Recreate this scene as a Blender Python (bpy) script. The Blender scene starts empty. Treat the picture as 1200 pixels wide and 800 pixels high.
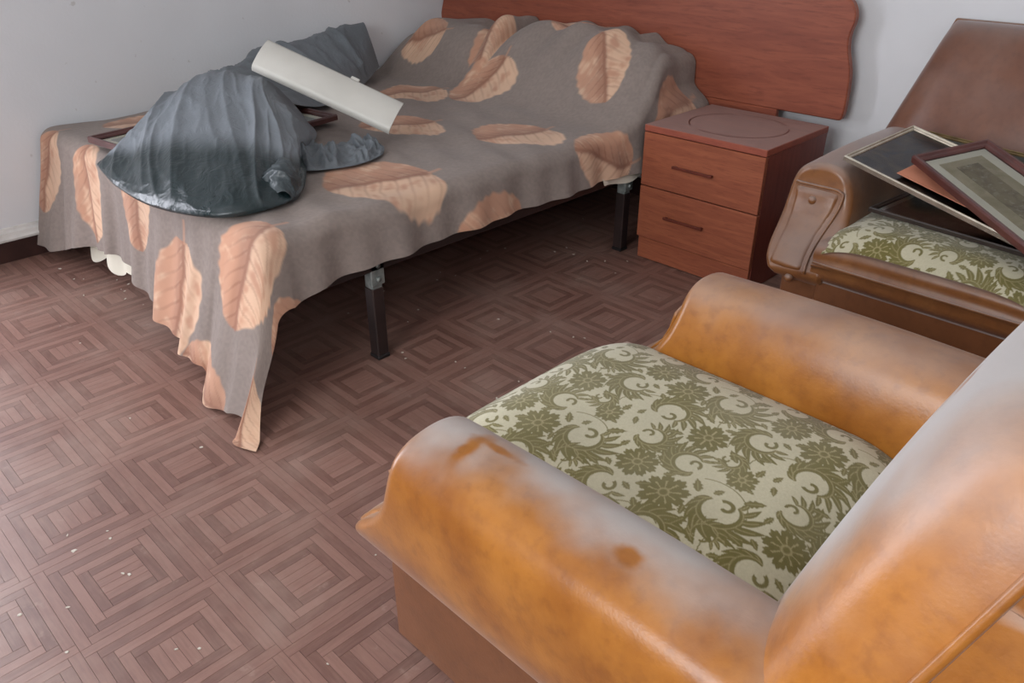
import bpy, math, random
import numpy as np
from mathutils import Vector, Matrix, noise

random.seed(7)
rng = np.random.default_rng(11)
PI = math.pi
scene = bpy.context.scene
COL = scene.collection

# ------------------------------------------------------------------ camera
cam_d = bpy.data.cameras.new('camera')
cam_d.sensor_fit = 'HORIZONTAL'
cam_d.sensor_width = 36.0
cam_d.lens = 930.75 / 1200 * 36.0
cam_d.clip_start = 0.02
cam = bpy.data.objects.new('camera', cam_d)
COL.objects.link(cam)
R_ = Vector((0.71085, 0.70334, -0.00066)); U_ = Vector((-0.34430, 0.34879, 0.87166)); F_ = Vector((-0.61331, 0.61940, -0.49010))
mw = Matrix((R_, U_, -F_)).transposed().to_4x4()
mw.translation = Vector((1.45298, -0.13990, 1.15339))
cam.matrix_world = mw
scene.camera = cam

# ------------------------------------------------------------------ world, lights, exposure
world = bpy.data.worlds.new('world')
scene.world = world
world.use_nodes = True
world.node_tree.nodes['Background'].inputs[0].default_value = (0.75, 0.85, 1.0, 1)
world.node_tree.nodes['Background'].inputs[1].default_value = 0.6

vs = scene.view_settings
vs.view_transform = 'Standard'
vs.look = 'None'
vs.exposure = -0.26
vs.gamma = 1.0
vs.use_curve_mapping = False

def add_light(name, kind, loc, energy, color, rot=(0, 0, 0), size=1.0, size_y=None):
    d = bpy.data.lights.new(name, kind)
    d.energy = energy
    d.color = color
    if kind == 'AREA':
        d.shape = 'RECTANGLE'; d.size = size; d.size_y = size_y or size
    else:
        d.shadow_soft_size = size
    o = bpy.data.objects.new(name, d)
    COL.objects.link(o)
    o.location = loc
    o.rotation_euler = rot
    return o

# daylight entering by the balcony door in the left wall (door is left of the frame)
add_light('daylight', 'AREA', (-1.84, -0.38, 1.08), 78.0, (0.90, 0.91, 1.0), (0, -PI / 2, 0), 2.0, 1.0)
# added fill light, set in an unseen, made-up window behind the viewer
add_light('window_fill', 'AREA', (.95, -2.04, 1.50), 88.0, (0.95, 0.97, 1.0), (PI / 2, 0, 0), 1.5, 1.25)
# the phone's lamp beside its lens
add_light('phone_lamp', 'POINT', (1.415, -0.175, 1.19), 7.0, (1.0, 0.93, 0.84), size=0.02)

# ------------------------------------------------------------------ helpers
def lin(c):
    return tuple(((v / 255) / 12.92 if v / 255 <= 0.04045 else ((v / 255 + 0.055) / 1.055) ** 2.4) for v in c)

def link_obj(name, me, parent=None):
    o = bpy.data.objects.new(name, me)
    COL.objects.link(o)
    if parent is not None:
        o.parent = parent
    return o

def tag(o, label=None, cat=None, group=None, kind=None):
    if label: o['label'] = label
    if cat: o['category'] = cat
    if group: o['group'] = group
    if kind: o['kind'] = kind
    return o

def empty(name, loc=(0, 0, 0), rz=0.0):
    o = bpy.data.objects.new(name, None)
    COL.objects.link(o)
    o.location = loc
    o.rotation_euler = (0, 0, rz)
    o.empty_display_size = 0.1
    return o

class MB:
    """collects shapes for ONE mesh"""
    def __init__(s):
        s.v = []; s.f = []; s.sm = []
    def add(s, verts, faces, smooth=False):
        b = len(s.v)
        s.v += [tuple(p) for p in verts]
        for f in faces:
            s.f.append(tuple(b + i for i in f)); s.sm.append(smooth)
        return s
    def box(s, lo, hi, bev=0.0):
        x0, y0, z0 = lo; x1, y1, z1 = hi
        if bev <= 0:
            v = [(x0, y0, z0), (x1, y0, z0), (x1, y1, z0), (x0, y1, z0), (x0, y0, z1), (x1, y0, z1), (x1, y1, z1), (x0, y1, z1)]
            return s.add(v, [(3, 2, 1, 0), (4, 5, 6, 7), (0, 1, 5, 4), (1, 2, 6, 5), (2, 3, 7, 6), (3, 0, 4, 7)])
        b = bev
        rings = []
        for z, i in ((z0, b), (z0 + b, 0), (z1 - b, 0), (z1, b)):
            rings.append([(x0 + i, y0 + b, z), (x0 + b, y0 + i, z), (x1 - b, y0 + i, z), (x1 - i, y0 + b, z),
                          (x1 - i, y1 - b, z), (x1 - b, y1 - i, z), (x0 + b, y1 - i, z), (x0 + i, y1 - b, z)])
        v = [p for r in rings for p in r]
        f = [tuple(range(7, -1, -1)), tuple(24 + i for i in range(8))]
        for k in range(3):
            for i in range(8):
                j = (i + 1) % 8
                f.append((k * 8 + i, k * 8 + j, (k + 1) * 8 + j, (k + 1) * 8 + i))
        return s.add(v, f)
    def prism(s, poly, axis_lo, axis_hi, axis='y'):
        """polygon (list of 2D) extruded along an axis"""
        n = len(poly)
        def mk(a, b, t):
            return {'y': (a, t, b), 'x': (t, a, b), 'z': (a, b, t)}[axis]
        v = [mk(a, b, axis_lo) for a, b in poly] + [mk(a, b, axis_hi) for a, b in poly]
        f = [tuple(range(n)), tuple(range(2 * n - 1, n - 1, -1))]
        for i in range(n):
            j = (i + 1) % n
            f.append((i, i + n, j + n, j))
        return s.add(v, f)
    def tube(s, pts, r, n=8, caps=True):
        pts = [Vector(p) for p in pts]
        v = []; f = []
        rr = r if hasattr(r, '__len__') else [r] * len(pts)
        nrm = None
        for i, p in enumerate(pts):
            t = (pts[min(i + 1, len(pts) - 1)] - pts[max(i - 1, 0)]).normalized()
            if nrm is None:
                nrm = t.orthogonal().normalized()
            else:
                nrm = (nrm - t * nrm.dot(t)).normalized()
            bn = t.cross(nrm)
            for k in range(n):
                a = 2 * PI * k / n
                v.append(p + (nrm * math.cos(a) + bn * math.sin(a)) * rr[i])
        for i in range(len(pts) - 1):
            for k in range(n):
                j = (k + 1) % n
                f.append((i * n + k, i * n + j, (i + 1) * n + j, (i + 1) * n + k))
        if caps:
            f.append(tuple(range(n - 1, -1, -1))); f.append(tuple((len(pts) - 1) * n + k for k in range(n)))
        return s.add(v, f, True)
    def grid(s, P, flip=False, smooth=True):
        P = np.asarray(P); a, b = P.shape[:2]
        v = P.reshape(-1, 3).tolist()
        f = []
        for i in range(a - 1):
            for j in range(b - 1):
                q = (i * b + j, i * b + j + 1, (i + 1) * b + j + 1, (i + 1) * b + j)
                f.append(q[::-1] if flip else q)
        return s.add(v, f, smooth)
    def mesh(s, name, mat):
        me = bpy.data.meshes.new(name)
        me.from_pydata(s.v, [], s.f)
        me.polygons.foreach_set('use_smooth', s.sm)
        me.materials.append(mat)
        me.update()
        return me
    def build(s, name, mat, parent=None):
        return link_obj(name, s.mesh(name, mat), parent)

def big_grid(name, P, mat, parent=None, colors=None, flip=False):
    """dense smooth grid mesh, built with numpy; colors: (a,b,3) print colour per vertex"""
    a, b = P.shape[:2]
    me = bpy.data.meshes.new(name)
    idx = np.arange(a * b).reshape(a, b)
    q = np.stack([idx[:-1, :-1], idx[:-1, 1:], idx[1:, 1:], idx[1:, :-1]], -1).reshape(-1, 4)
    if flip: q = q[:, ::-1]
    n = len(q)
    me.vertices.add(a * b); me.vertices.foreach_set('co', P.reshape(-1).astype(np.float32))
    me.loops.add(n * 4); me.loops.foreach_set('vertex_index', q.reshape(-1).astype(np.int32))
    me.polygons.add(n)
    me.polygons.foreach_set('loop_start', np.arange(0, n * 4, 4, dtype=np.int32))
    me.polygons.foreach_set('use_smooth', np.ones(n, dtype=bool))
    me.update(calc_edges=True)
    if colors is not None:
        at = me.color_attributes.new('print', 'FLOAT_COLOR', 'POINT')
        c4 = np.ones((a * b, 4), np.float32); c4[:, :3] = colors.reshape(-1, 3)
        at.data.foreach_set('color', c4.reshape(-1))
    me.materials.append(mat)
    me.validate()
    return link_obj(name, me, parent)

# value noise on arrays
_G = rng.random((64, 64))
def vnoise(x, y, sc=1.0, oct=1):
    out = 0; amp = 1; tot = 0
    for o in range(oct):
        X = x * sc * 2 ** o + 17.3 * o; Y = y * sc * 2 ** o + 9.1 * o
        xi = np.floor(X).astype(int); yi = np.floor(Y).astype(int)
        fx = X - xi; fy = Y - yi
        fx = fx * fx * (3 - 2 * fx); fy = fy * fy * (3 - 2 * fy)
        g = lambda i, j: _G[(xi + i) % 64, (yi + j) % 64]
        v = (g(0, 0) * (1 - fx) + g(1, 0) * fx) * (1 - fy) + (g(0, 1) * (1 - fx) + g(1, 1) * fx) * fy
        out = out + amp * v; tot += amp; amp *= .5
    return out / tot

def sstep(a, b, x):
    t = np.clip((x - a) / (b - a), 0, 1)
    return t * t * (3 - 2 * t)

# ------------------------------------------------------------------ materials
class NT:
    def __init__(s, name):
        s.m = bpy.data.materials.new(name); s.m.use_nodes = True
        s.t = s.m.node_tree; s.b = s.t.nodes['Principled BSDF']
    def n(s, typ, **kw):
        nd = s.t.nodes.new(typ)
        for k, v in kw.items():
            if k.startswith('i_'):
                key = k[2:]
                nd.inputs[int(key) if key.isdigit() else key].default_value = v
            else: setattr(nd, k, v)
        return nd
    def l(s, a, b): s.t.links.new(a, b)
    def mix(s, fac, a, b):
        nd = s.n('ShaderNodeMix', data_type='RGBA')
        for sock, v in ((nd.inputs[0], fac), (nd.inputs[6], a), (nd.inputs[7], b)):
            if hasattr(v, 'links'): s.l(v, sock)
            elif isinstance(v, (int, float)): sock.default_value = v
            else: sock.default_value = (*v[:3], 1)
        return nd.outputs[2]
    def math(s, op, a, b=0.0, clamp=False):
        nd = s.n('ShaderNodeMath', operation=op, use_clamp=clamp)
        for i, v in enumerate((a, b)):
            if hasattr(v, 'links'): s.l(v, nd.inputs[i])
            else: nd.inputs[i].default_value = v
        return nd.outputs[0]
    def ramp(s, fac, lo, hi):
        nd = s.n('ShaderNodeMapRange', interpolation_type='SMOOTHSTEP')
        s.l(fac, nd.inputs[0]); nd.inputs[1].default_value = lo; nd.inputs[2].default_value = hi
        return nd.outputs[0]
    def coord(s, kind='Object', scale=(1, 1, 1), rot=(0, 0, 0)):
        tc = s.n('ShaderNodeTexCoord'); mp = s.n('ShaderNodeMapping')
        mp.inputs['Scale'].default_value = scale; mp.inputs['Rotation'].default_value = rot
        s.l(tc.outputs[kind], mp.inputs[0]); return mp.outputs[0]
    def noise(s, vec, scale, detail=3, rough=.5, dist=0):
        nd = s.n('ShaderNodeTexNoise'); nd.inputs['Scale'].default_value = scale
        nd.inputs['Detail'].default_value = detail; nd.inputs['Roughness'].default_value = rough; nd.inputs['Distortion'].default_value = dist
        s.l(vec, nd.inputs['Vector']); return nd.outputs[0]
    def pos(s):
        return s.n('ShaderNodeNewGeometry').outputs['Position']
    def nz(s):
        g = s.n('ShaderNodeNewGeometry'); sp = s.n('ShaderNodeSeparateXYZ')
        s.l(g.outputs['Normal'], sp.inputs[0]); return sp.outputs[2]
    def bump(s, h, strength=.2, dist=.01):
        nd = s.n('ShaderNodeBump'); nd.inputs['Strength'].default_value = strength; nd.inputs['Distance'].default_value = dist
        s.l(h, nd.inputs['Height']); s.l(nd.outputs[0], s.b.inputs['Normal'])
    def base(s, v):
        if hasattr(v, 'links'): s.l(v, s.b.inputs['Base Color'])
        else: s.b.inputs['Base Color'].default_value = (*v[:3], 1)
    def set(s, **kw):
        for k, v in kw.items():
            key = {'rough': 'Roughness', 'metal': 'Metallic', 'spec': 'Specular IOR Level', 'sheen': 'Sheen Weight', 'coat': 'Coat Weight', 'trans': 'Transmission Weight', 'sub': 'Subsurface Weight'}[k]
            if hasattr(v, 'links'): s.l(v, s.b.inputs[key])
            else: s.b.inputs[key].default_value = v
        return s.m

def mottled(name, c1, c2, scale=8, rough=.6, spec=.4, bump=0.0, metal=0.0, kind='Object'):
    t = NT(name); v = t.coord(kind)
    nn = t.noise(v, scale, 4)
    t.base(t.mix(t.ramp(nn, .3, .7), c1, c2))
    if bump: t.bump(t.noise(v, scale * 12, 2), bump, .004)
    return t.set(rough=rough, spec=spec, metal=metal)

def m_wall():
    t = NT('wall_paint'); p = t.pos()
    c = t.mix(t.ramp(t.noise(p, 1.3, 4), .3, .7), lin((207, 208, 210)), lin((217, 218, 220)))
    spot = t.ramp(t.noise(p, 26, 2), .73, .79)
    c = t.mix(t.math('MULTIPLY', spot, .35), c, lin((150, 140, 130)))
    t.base(c); t.bump(t.noise(p, 90, 3), .12, .004)
    return t.set(rough=.85, spec=.2)

def m_wood(name, c1, c2, c3, grain=(1.2, 22, 22), rough=.38, dust=0.0):
    t = NT(name); v = t.coord('Object', grain)
    n1 = t.noise(v, 3, 5, .6, 1.2); n2 = t.noise(v, 14, 3, .6)
    c = t.mix(t.ramp(n1, .35, .65), c1, c2)
    c = t.mix(t.math('MULTIPLY', t.ramp(n2, .5, .72), .55), c, c3)
    r = rough
    if dust:
        up = t.ramp(t.nz(), .6, .95)
        d = t.math('MULTIPLY', up, dust)
        c = t.mix(d, c, lin((150, 134, 128)))
        r = t.math('ADD', t.math('MULTIPLY', up, .3), rough)
    t.base(c)
    return t.set(rough=r, spec=.4)

def m_leather(name, ca, cb, cd, wipes=(), sheen=.35, dk=.62, dlo=.10, dhi=.95, rub=None, asym=False):
    """vinyl leather; grey dust has settled where it faces up; wipes: spots where a hand took the dust off (object space)"""
    t = NT(name); v = t.coord('Object')
    n1 = t.noise(v, 9, 4, .6); n2 = t.noise(v, 45, 3, .6)
    c = t.mix(t.ramp(n1, .25, .75), ca, cb)
    c = t.mix(t.math('MULTIPLY', t.ramp(n2, .45, .75), .35), c, cd)
    wv = t.math('ADD', t.nz(), t.math('MULTIPLY', t.math('SUBTRACT', t.noise(v, 7, 3), .5), .8))
    d = t.math('MULTIPLY', t.ramp(wv, dlo, dhi), dk)
    if rub:      # the border is rubbed by hands and clothes, so no dust stays there
        tc = t.n('ShaderNodeTexCoord'); sx_ = t.n('ShaderNodeSeparateXYZ'); t.l(tc.outputs['Object'], sx_.inputs[0])
        ay = t.math('ADD', t.math('ABSOLUTE', sx_.outputs[1]), t.math('MULTIPLY', t.math('SUBTRACT', t.noise(v, 8, 3), .5), .16))
        d = t.math('MULTIPLY', d, t.ramp(ay, rub[1], rub[0]))
        if asym:   # the arm away from the room's traffic side kept less dust
            d = t.math('MULTIPLY', d, t.math('ADD', t.math('MULTIPLY', t.ramp(sx_.outputs[1], .15, -.15), .65), .35))
    for (x, y, z, sx, sy, sz, k) in wipes:
        mp = t.n('ShaderNodeMapping', vector_type='POINT')
        mp.inputs['Location'].default_value = (-x / sx, -y / sy, -z / sz); mp.inputs['Scale'].default_value = (1 / sx, 1 / sy, 1 / sz)
        tc = t.n('ShaderNodeTexCoord'); t.l(tc.outputs['Object'], mp.inputs[0])
        ln = t.n('ShaderNodeVectorMath', operation='LENGTH'); t.l(mp.outputs[0], ln.inputs[0])
        wob = t.math('ADD', ln.outputs['Value'], t.math('MULTIPLY', t.math('SUBTRACT', t.noise(v, 40, 2), .5), .9))
        keep = t.ramp(wob, .45, 1.2)
        d = t.math('MULTIPLY', d, t.math('ADD', t.math('MULTIPLY', keep, k), 1 - k))
    c = t.mix(d, c, lin((176, 173, 171)))
    t.base(c)
    rg = t.math('ADD', t.math('MULTIPLY', d, .30), .30)
    t.bump(t.noise(v, 220, 2), .10, .002)
    t.b.inputs['Sheen Roughness'].default_value = .35
    t.b.inputs['Sheen Tint'].default_value = (.85, .86, .9, 1)
    return t.set(rough=rg, spec=.42, sheen=sheen)

def m_print(name, rough=.9, bumpscale=600, sheen=.15, kind='Object', dustc=None, dustk=0.0):
    t = NT(name)
    at = t.n('ShaderNodeAttribute', attribute_name='print')
    v = t.coord(kind)
    c = at.outputs['Color']
    nn = t.noise(v, 5, 4)
    c = t.mix(t.math('MULTIPLY', t.ramp(nn, .3, .8), .25), c, lin((120, 110, 105)) if dustc is None else dustc)
    t.base(c)
    w = t.noise(v, bumpscale, 1)
    t.bump(w, .25, .002)
    return t.set(rough=rough, spec=.15, sheen=sheen)

def m_tile():
    t = NT('parquet_vinyl')
    uv = t.n('ShaderNodeUVMap', uv_map='grain')
    oi = t.n('ShaderNodeObjectInfo')
    mp = t.n('ShaderNodeMapping'); mp.inputs['Scale'].default_value = (5, 45, 1)
    ad = t.n('ShaderNodeVectorMath', operation='ADD')
    cb = t.n('ShaderNodeCombineXYZ'); t.l(t.math('MULTIPLY', oi.outputs['Random'], 37.0), cb.inputs[0]); t.l(t.math('MULTIPLY', oi.outputs['Random'], 11.0), cb.inputs[1])
    t.l(uv.outputs[0], ad.inputs[0]); t.l(cb.outputs[0], ad.inputs[1]); t.l(ad.outputs[0], mp.inputs[0])
    at = t.n('ShaderNodeAttribute', attribute_name='tone')
    tone = at.outputs['Fac']
    g = t.noise(mp.outputs[0], 3.0, 4, .65)
    c = t.mix(tone, lin((100, 69, 59)), lin((142, 107, 95)))
    c = t.mix(t.math('MULTIPLY', t.ramp(g, .42, .72), .20), c, lin((160, 124, 112)))
    c = t.mix(t.math('MULTIPLY', t.ramp(g, .55, .30), .16), c, lin((74, 46, 42)))
    c = t.mix(t.math('MULTIPLY', oi.outputs['Random'], .16), c, lin((96, 70, 66)))
    p = t.pos()
    d = t.math('MULTIPLY', t.ramp(t.noise(p, 2.6, 5, .65), .40, .80), .55)
    d2 = t.math('MULTIPLY', t.ramp(t.noise(p, 17, 4, .7), .60, .80), .45)
    c = t.mix(t.math('ADD', d, d2, True), c, lin((164, 142, 130)))
    t.base(c)
    t.bump(g, .12, .002)
    return t.set(rough=.46, spec=.45)

M = {}
M['wall'] = m_wall()
M['ceiling'] = mottled('ceiling_paint', lin((225, 224, 220)), lin((232, 231, 228)), 2, .9, .2)
M['skirting'] = mottled('dark_skirting_tile', lin((50, 32, 29)), lin((64, 42, 38)), 14, .35, .4)
M['trim'] = mottled('white_trim', lin((196, 194, 190)), lin((212, 210, 206)), 20, .5, .4)
M['slab'] = mottled('floor_screed', lin((70, 48, 44)), lin((84, 60, 54)), 9, .9, .2)
M['tile'] = m_tile()
M['headboard'] = m_wood('headboard_laminate', lin((148, 82, 60)), lin((132, 70, 52)), lin((110, 56, 42)), (.9, 8, 8), .42)
M['nightstand'] = m_wood('nightstand_laminate', lin((152, 88, 62)), lin((138, 77, 55)), lin((112, 58, 43)), (1.3, 10, 14), .40, .0)
M['nightstand_top'] = m_wood('dusty_nightstand_top', lin((152, 80, 60)), lin((140, 72, 56)), lin((116, 58, 46)), (1.3, 10, 14), .50, .62)
M['nightstand_side'] = m_wood('nightstand_side_laminate', lin((128, 66, 54)), lin((116, 58, 48)), lin((98, 48, 42)), (10, 10, 1.3), .42)
M['handle'] = mottled('dark_handle', lin((104, 48, 34)), lin((88, 40, 30)), 30, .4, .4)
M['black_metal'] = mottled('black_brown_steel', lin((38, 29, 28)), lin((50, 38, 36)), 12, .38, .45)
M['zinc'] = mottled('zinc_bracket', lin((150, 156, 152)), lin((112, 120, 118)), 40, .42, .5, metal=.35)
M['plastic_cap'] = mottled('black_plastic_cap', lin((22, 20, 20)), lin((30, 27, 27)), 20, .5, .4)
M['mattress'] = mottled('mattress_ticking', lin((196, 190, 176)), lin((208, 202, 190)), 10, .9, .2)
M['sheet'] = mottled('white_sheet', lin((222, 216, 200)), lin((206, 200, 184)), 6, .9, .2)
M['spread'] = m_print('leaf_print_bedspread', .95, 700, .1)
M['damask'] = m_print('olive_damask', .9, 900, .25, dustc=lin((176, 172, 150)))
WIPES = [(.232, -.345, .505, .018, .05, .05, 1.0), (.262, -.325, .512, .05, .009, .03, 1.0),
         (.50, -.36, .51, .022, .018, .05, .95), (.40, -.29, .48, .014, .03, .04, .7),
         (.700, -.06, .705, .05, .035, .016, .95), (.690, -.03, .665, .05, .045, .020, .7)]
M['leather'] = m_leather('tan_leather', lin((132, 78, 27)), lin((162, 105, 42)), lin((106, 61, 27)), WIPES, sheen=.18, dk=.95, dlo=.20, dhi=1.0, rub=(.285, .415), asym=True)
M['leather_back'] = m_leather('dusty_tan_leather', lin((138, 81, 27)), lin((168, 108, 41)), lin((110, 62, 27)), WIPES, sheen=.18, dk=.95, dlo=-.12, dhi=.32, rub=(.19, .40))
M['leather_low'] = m_leather('darker_base_leather', lin((108, 68, 42)), lin((120, 76, 48)), lin((88, 54, 36)), sheen=.15)  # darker brown for the base and apron
M['leather_far'] = m_leather('dimmed_far_leather', lin((116, 72, 40)), lin((134, 88, 50)), lin((92, 56, 36)), sheen=.22, dk=.35)  # same leather as the near chair, weaker light put into its colour
M['leather_far_back'] = m_leather('dimmed_far_back_leather', lin((104, 64, 46)), lin((118, 74, 52)), lin((86, 52, 38)), sheen=.15, dk=.2)  # backrest of the far chair, its colour dimmed the same way
M['bag'] = None

# ------------------------------------------------------------------ the room
XL, YB, XR, YF, H = -1.70, 2.65, 2.70, -1.90, 2.55
DY0, DY1, DH = -0.86, 0.10, 2.10     # balcony door in the left wall

fl = MB().box((XL - .1, YF - .1, -.12), (XR + .1, YB + .1, -.0025)).build('floor', M['slab'])
tag(fl, 'brown parquet-pattern vinyl tiled floor', 'floor', kind='structure')
wl = MB()
wl.box((XL - .12, DY1, 0), (XL, YB + .12, H)); wl.box((XL - .12, YF - .12, 0), (XL, DY0, H)); wl.box((XL - .12, DY0, DH), (XL, DY1, H))
tag(wl.build('wall_left', M['wall']), 'white painted wall along the far side of the bed', 'wall', kind='structure')
tag(MB().box((XL, YB, 0), (XR, YB + .12, H)).build('wall_back', M['wall']), 'white painted wall behind the headboard', 'wall', kind='structure')
tag(MB().box((XR, YF - .12, 0), (XR + .12, YB + .12, H)).build('wall_right', M['wall']), 'white wall on the right of the room', 'wall', kind='structure')
wf = MB()
WX0, WX1, WZ0, WZ1 = .18, 1.72, .86, 2.14
wf.box((XL, YF - .12, 0), (WX0, YF, H)); wf.box((WX1, YF - .12, 0), (XR, YF, H)); wf.box((WX0, YF - .12, 0), (WX1, YF, WZ0)); wf.box((WX0, YF - .12, WZ1), (WX1, YF, H))
wn = MB()
wn.box((WX0, YF - .12, WZ0), (WX0 + .05, YF + .01, WZ1)); wn.box((WX1 - .05, YF - .12, WZ0), (WX1, YF + .01, WZ1)); wn.box((WX0 + .05, YF - .12, WZ0), (WX1 - .05, YF + .01, WZ0 + .05)); wn.box((WX0 + .05, YF - .12, WZ1 - .05), (WX1 - .05, YF + .01, WZ1))
tag(wn.build('fill_window', M['trim']), 'white frame of the unseen window added for fill light behind the viewer', 'window', kind='structure')  # unseen window, added to carry the fill light
tag(wf.build('wall_front', M['wall']), 'white wall behind the viewer', 'wall', kind='structure')
tag(MB().box((XL - .12, YF - .12, H), (XR + .12, YB + .12, H + .1)).build('ceiling', M['ceiling']), 'white ceiling of the room', 'ceiling', kind='structure')
dr = MB()
dr.box((XL - .12, DY0, 0), (XL + .01, DY0 + .05, DH)); dr.box((XL - .12, DY1 - .05, 0), (XL + .01, DY1, DH)); dr.box((XL - .12, DY0 + .05, DH - .05), (XL + .01, DY1 - .05, DH))
tag(dr.build('door_1', M['trim']), 'white frame of the open balcony door', 'door', kind='structure')
tag(MB().box((XL, DY1, 0), (XL + .012, YB, .078), .002).build('baseboard_left', M['skirting']), 'dark brown skirting along the left wall', 'baseboard', kind='structure')
tag(MB().box((XL + .012, YB - .012, 0), (XR, YB, .078), .002).build('baseboard_back', M['skirting']), 'dark brown skirting behind the bed', 'baseboard', kind='structure')
tr = MB()
prof = [(XL, .078), (XL + .024, .078), (XL + .026, .086), (XL + .020, .094), (XL + .018, .106), (XL + .008, .112), (XL + .006, .120), (XL, .122)]
tr.prism(prof, DY1, YB - .012, 'y')
tag(tr.build('trim_1', M['trim']), 'white moulding on top of the dark skirting', 'trim', kind='structure')

# ---- floor tiles: one object each, concentric strips cut into every tile
TS = .25
def tile_mesh():
    h = TS / 2
    cuts = [.34, .505, .67, .835, 1.0]
    strips = []      # (poly corners, along-axis, tone)
    tones = [.85, .18, .80, .22, .66]
    c = cuts[0] * h
    for k in range(4):
        x0 = -c + k * c / 2
        strips.append(([(x0, -c), (x0 + c / 2, -c), (x0 + c / 2, c), (x0, c)], 1, tones[0] - .12 * (k % 2)))
    for r in range(4):
        a, b = cuts[r] * h, cuts[r + 1] * h
        for q in range(4):
            poly = [(-b, -b), (b, -b), (b, -a), (-b, -a)] if q % 2 == 0 else [(-a, -b), (a, -b), (a, -a), (-a, -a)]
            al = 0
            for _ in range(q):
                poly = [(-y, x) for x, y in poly]; al = 1 - al
            strips.append((poly, al, tones[r + 1] + (.10, -.06, .0, .07)[q]))
    V = []; Fc = []; uv = []; tone = []
    g = .00018
    for i, (poly, al, tn) in enumerate(strips):
        cx = sum(p[0] for p in poly) / 4; cy = sum(p[1] for p in poly) / 4
        b = len(V)
        def inset(p, d):
            # move every corner toward the strip's middle by d in both axes
            return (p[0] - d * (1 if p[0] > cx else -1), p[1] - d * (1 if p[1] > cy else -1))
        top = [inset(p, g * 2.2) for p in poly]; low = [inset(p, g) for p in poly]
        V += [(x, y, 0.0) for x, y in top] + [(x, y, -.0006) for x, y in low] + [(x, y, -.0025) for x, y in low]
        fs = [(0, 1, 2, 3)] + [(k + 4, (k + 1) % 4 + 4, (k + 1) % 4, k) for k in range(4)] + [(k + 8, (k + 1) % 4 + 8, (k + 1) % 4 + 4, k + 4) for k in range(4)]
        for f in fs:
            Fc.append(tuple(b + j for j in f))
            for j in f:
                x, y, _ = V[b + j]
                u, v = (x, y) if al == 0 else (y, x)
                uv.append((u + i * .37, v + i * .113))
        tone += [tn] * 12
    me = bpy.data.meshes.new('floor_tile')
    me.from_pydata(V, [], Fc)
    ul = me.uv_layers.new(name='grain')
    ul.data.foreach_set('uv', np.array(uv, np.float32).reshape(-1))
    at = me.attributes.new('tone', 'FLOAT', 'POINT')
    at.data.foreach_set('value', np.array(tone, np.float32))
    me.materials.append(M['tile'])
    return me
TM = tile_mesh()
I0, I1, J0, J1 = -7, 5, -2, 10
for i in range(I0, I1 + 1):
    for j in range(J0, J1 + 1):
        if i == I0: pass
        o = link_obj('floor_tile', TM, fl)
        o.location = ((i + .5) * TS, (j + .5) * TS, 0)
        o.rotation_euler = (0, 0, PI / 2 * ((i * 7 + j * 3) % 4))
# tiles out of the camera's sight, joined
src_v = np.array([v.co[:] for v in TM.vertices]); src_f = [tuple(p.vertices) for p in TM.polygons]
V = []; Fc = []
for i in range(-7, 11):
    for j in range(-8, 11):
        if I0 <= i <= I1 and J0 <= j <= J1: continue
        b = len(V); V += (src_v + np.array([(i + .5) * TS, (j + .5) * TS, 0])).tolist()
        Fc += [tuple(b + k for k in f) for f in src_f]
me = bpy.data.meshes.new('outer_tiles'); me.from_pydata(V, [], Fc)
nrep = len(V) // len(src_v)
ul = me.uv_layers.new(name='grain'); s_uv = np.zeros(len(TM.loops) * 2, np.float32); TM.uv_layers['grain'].data.foreach_get('uv', s_uv)
ul.data.foreach_set('uv', np.tile(s_uv, nrep))
s_t = np.zeros(len(src_v), np.float32); TM.attributes['tone'].data.foreach_get('value', s_t)
at = me.attributes.new('tone', 'FLOAT', 'POINT'); at.data.foreach_set('value', np.tile(s_t, nrep))
me.materials.append(M['tile'])
o = link_obj('floor_tiles_beyond', me, fl); o['kind'] = 'stuff'

# ------------------------------------------------------------------ headboard
def smooth_poly(pts, n=6, closed=True):
    out = []; N = len(pts)
    for i in range(N):
        p0, p1, p2, p3 = (np.array(pts[(i + k) % N], float) for k in (-1, 0, 1, 2))
        for t in np.linspace(0, 1, n, endpoint=False):
            out.append(tuple(.5 * ((2 * p1) + (-p0 + p2) * t + (2 * p0 - 5 * p1 + 4 * p2 - p3) * t * t + (-p0 + 3 * p1 - 3 * p2 + p3) * t ** 3)))
    return out
right = [(.350, .500), (.3605, .503), (.366, .516), (.368, .56), (.362, .65), (.340, .725), (.338, .77), (.346, .81), (.338, .845), (.312, .872), (.24, .895)]
mid = -.64
hb = right + [(-.20, .945), (mid, .965)] + [(2 * mid - x, z) for x, z in [(-.20, .945)] + right[::-1]]
hb = [(1.453 + (x - 1.453) * 1.0208, 1.153 + (z - 1.153) * 1.0208) for x, z in hb]
def open_spline(pts, n=6):
    q = [pts[0]] + list(pts) + [pts[-1]]; out = []
    for i in range(1, len(q) - 2):
        p0, p1, p2, p3 = (np.array(q[i + k], float) for k in (-1, 0, 1, 2))
        for t in np.linspace(0, 1, n, endpoint=False):
            out.append(tuple(.5 * ((2 * p1) + (-p0 + p2) * t + (2 * p0 - 5 * p1 + 4 * p2 - p3) * t * t + (-p0 + 3 * p1 - 3 * p2 + p3) * t ** 3)))
    return out + [tuple(pts[-1])]
hbp = open_spline(hb)
hm = MB(); y0, y1 = 2.560, 2.585
n = len(hbp)
cxm, czm = mid, .72
ins = [(x - .004 * np.sign(x - cxm) , z - .004 * np.sign(z - czm)) for x, z in hbp]
vv = [(x, y0, z) for x, z in ins] + [(x, y0 + .004, z) for x, z in hbp] + [(x, y1, z) for x, z in hbp]
ff = [tuple(range(n - 1, -1, -1))[::-1], tuple(2 * n + i for i in range(n))[::-1]]
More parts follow.
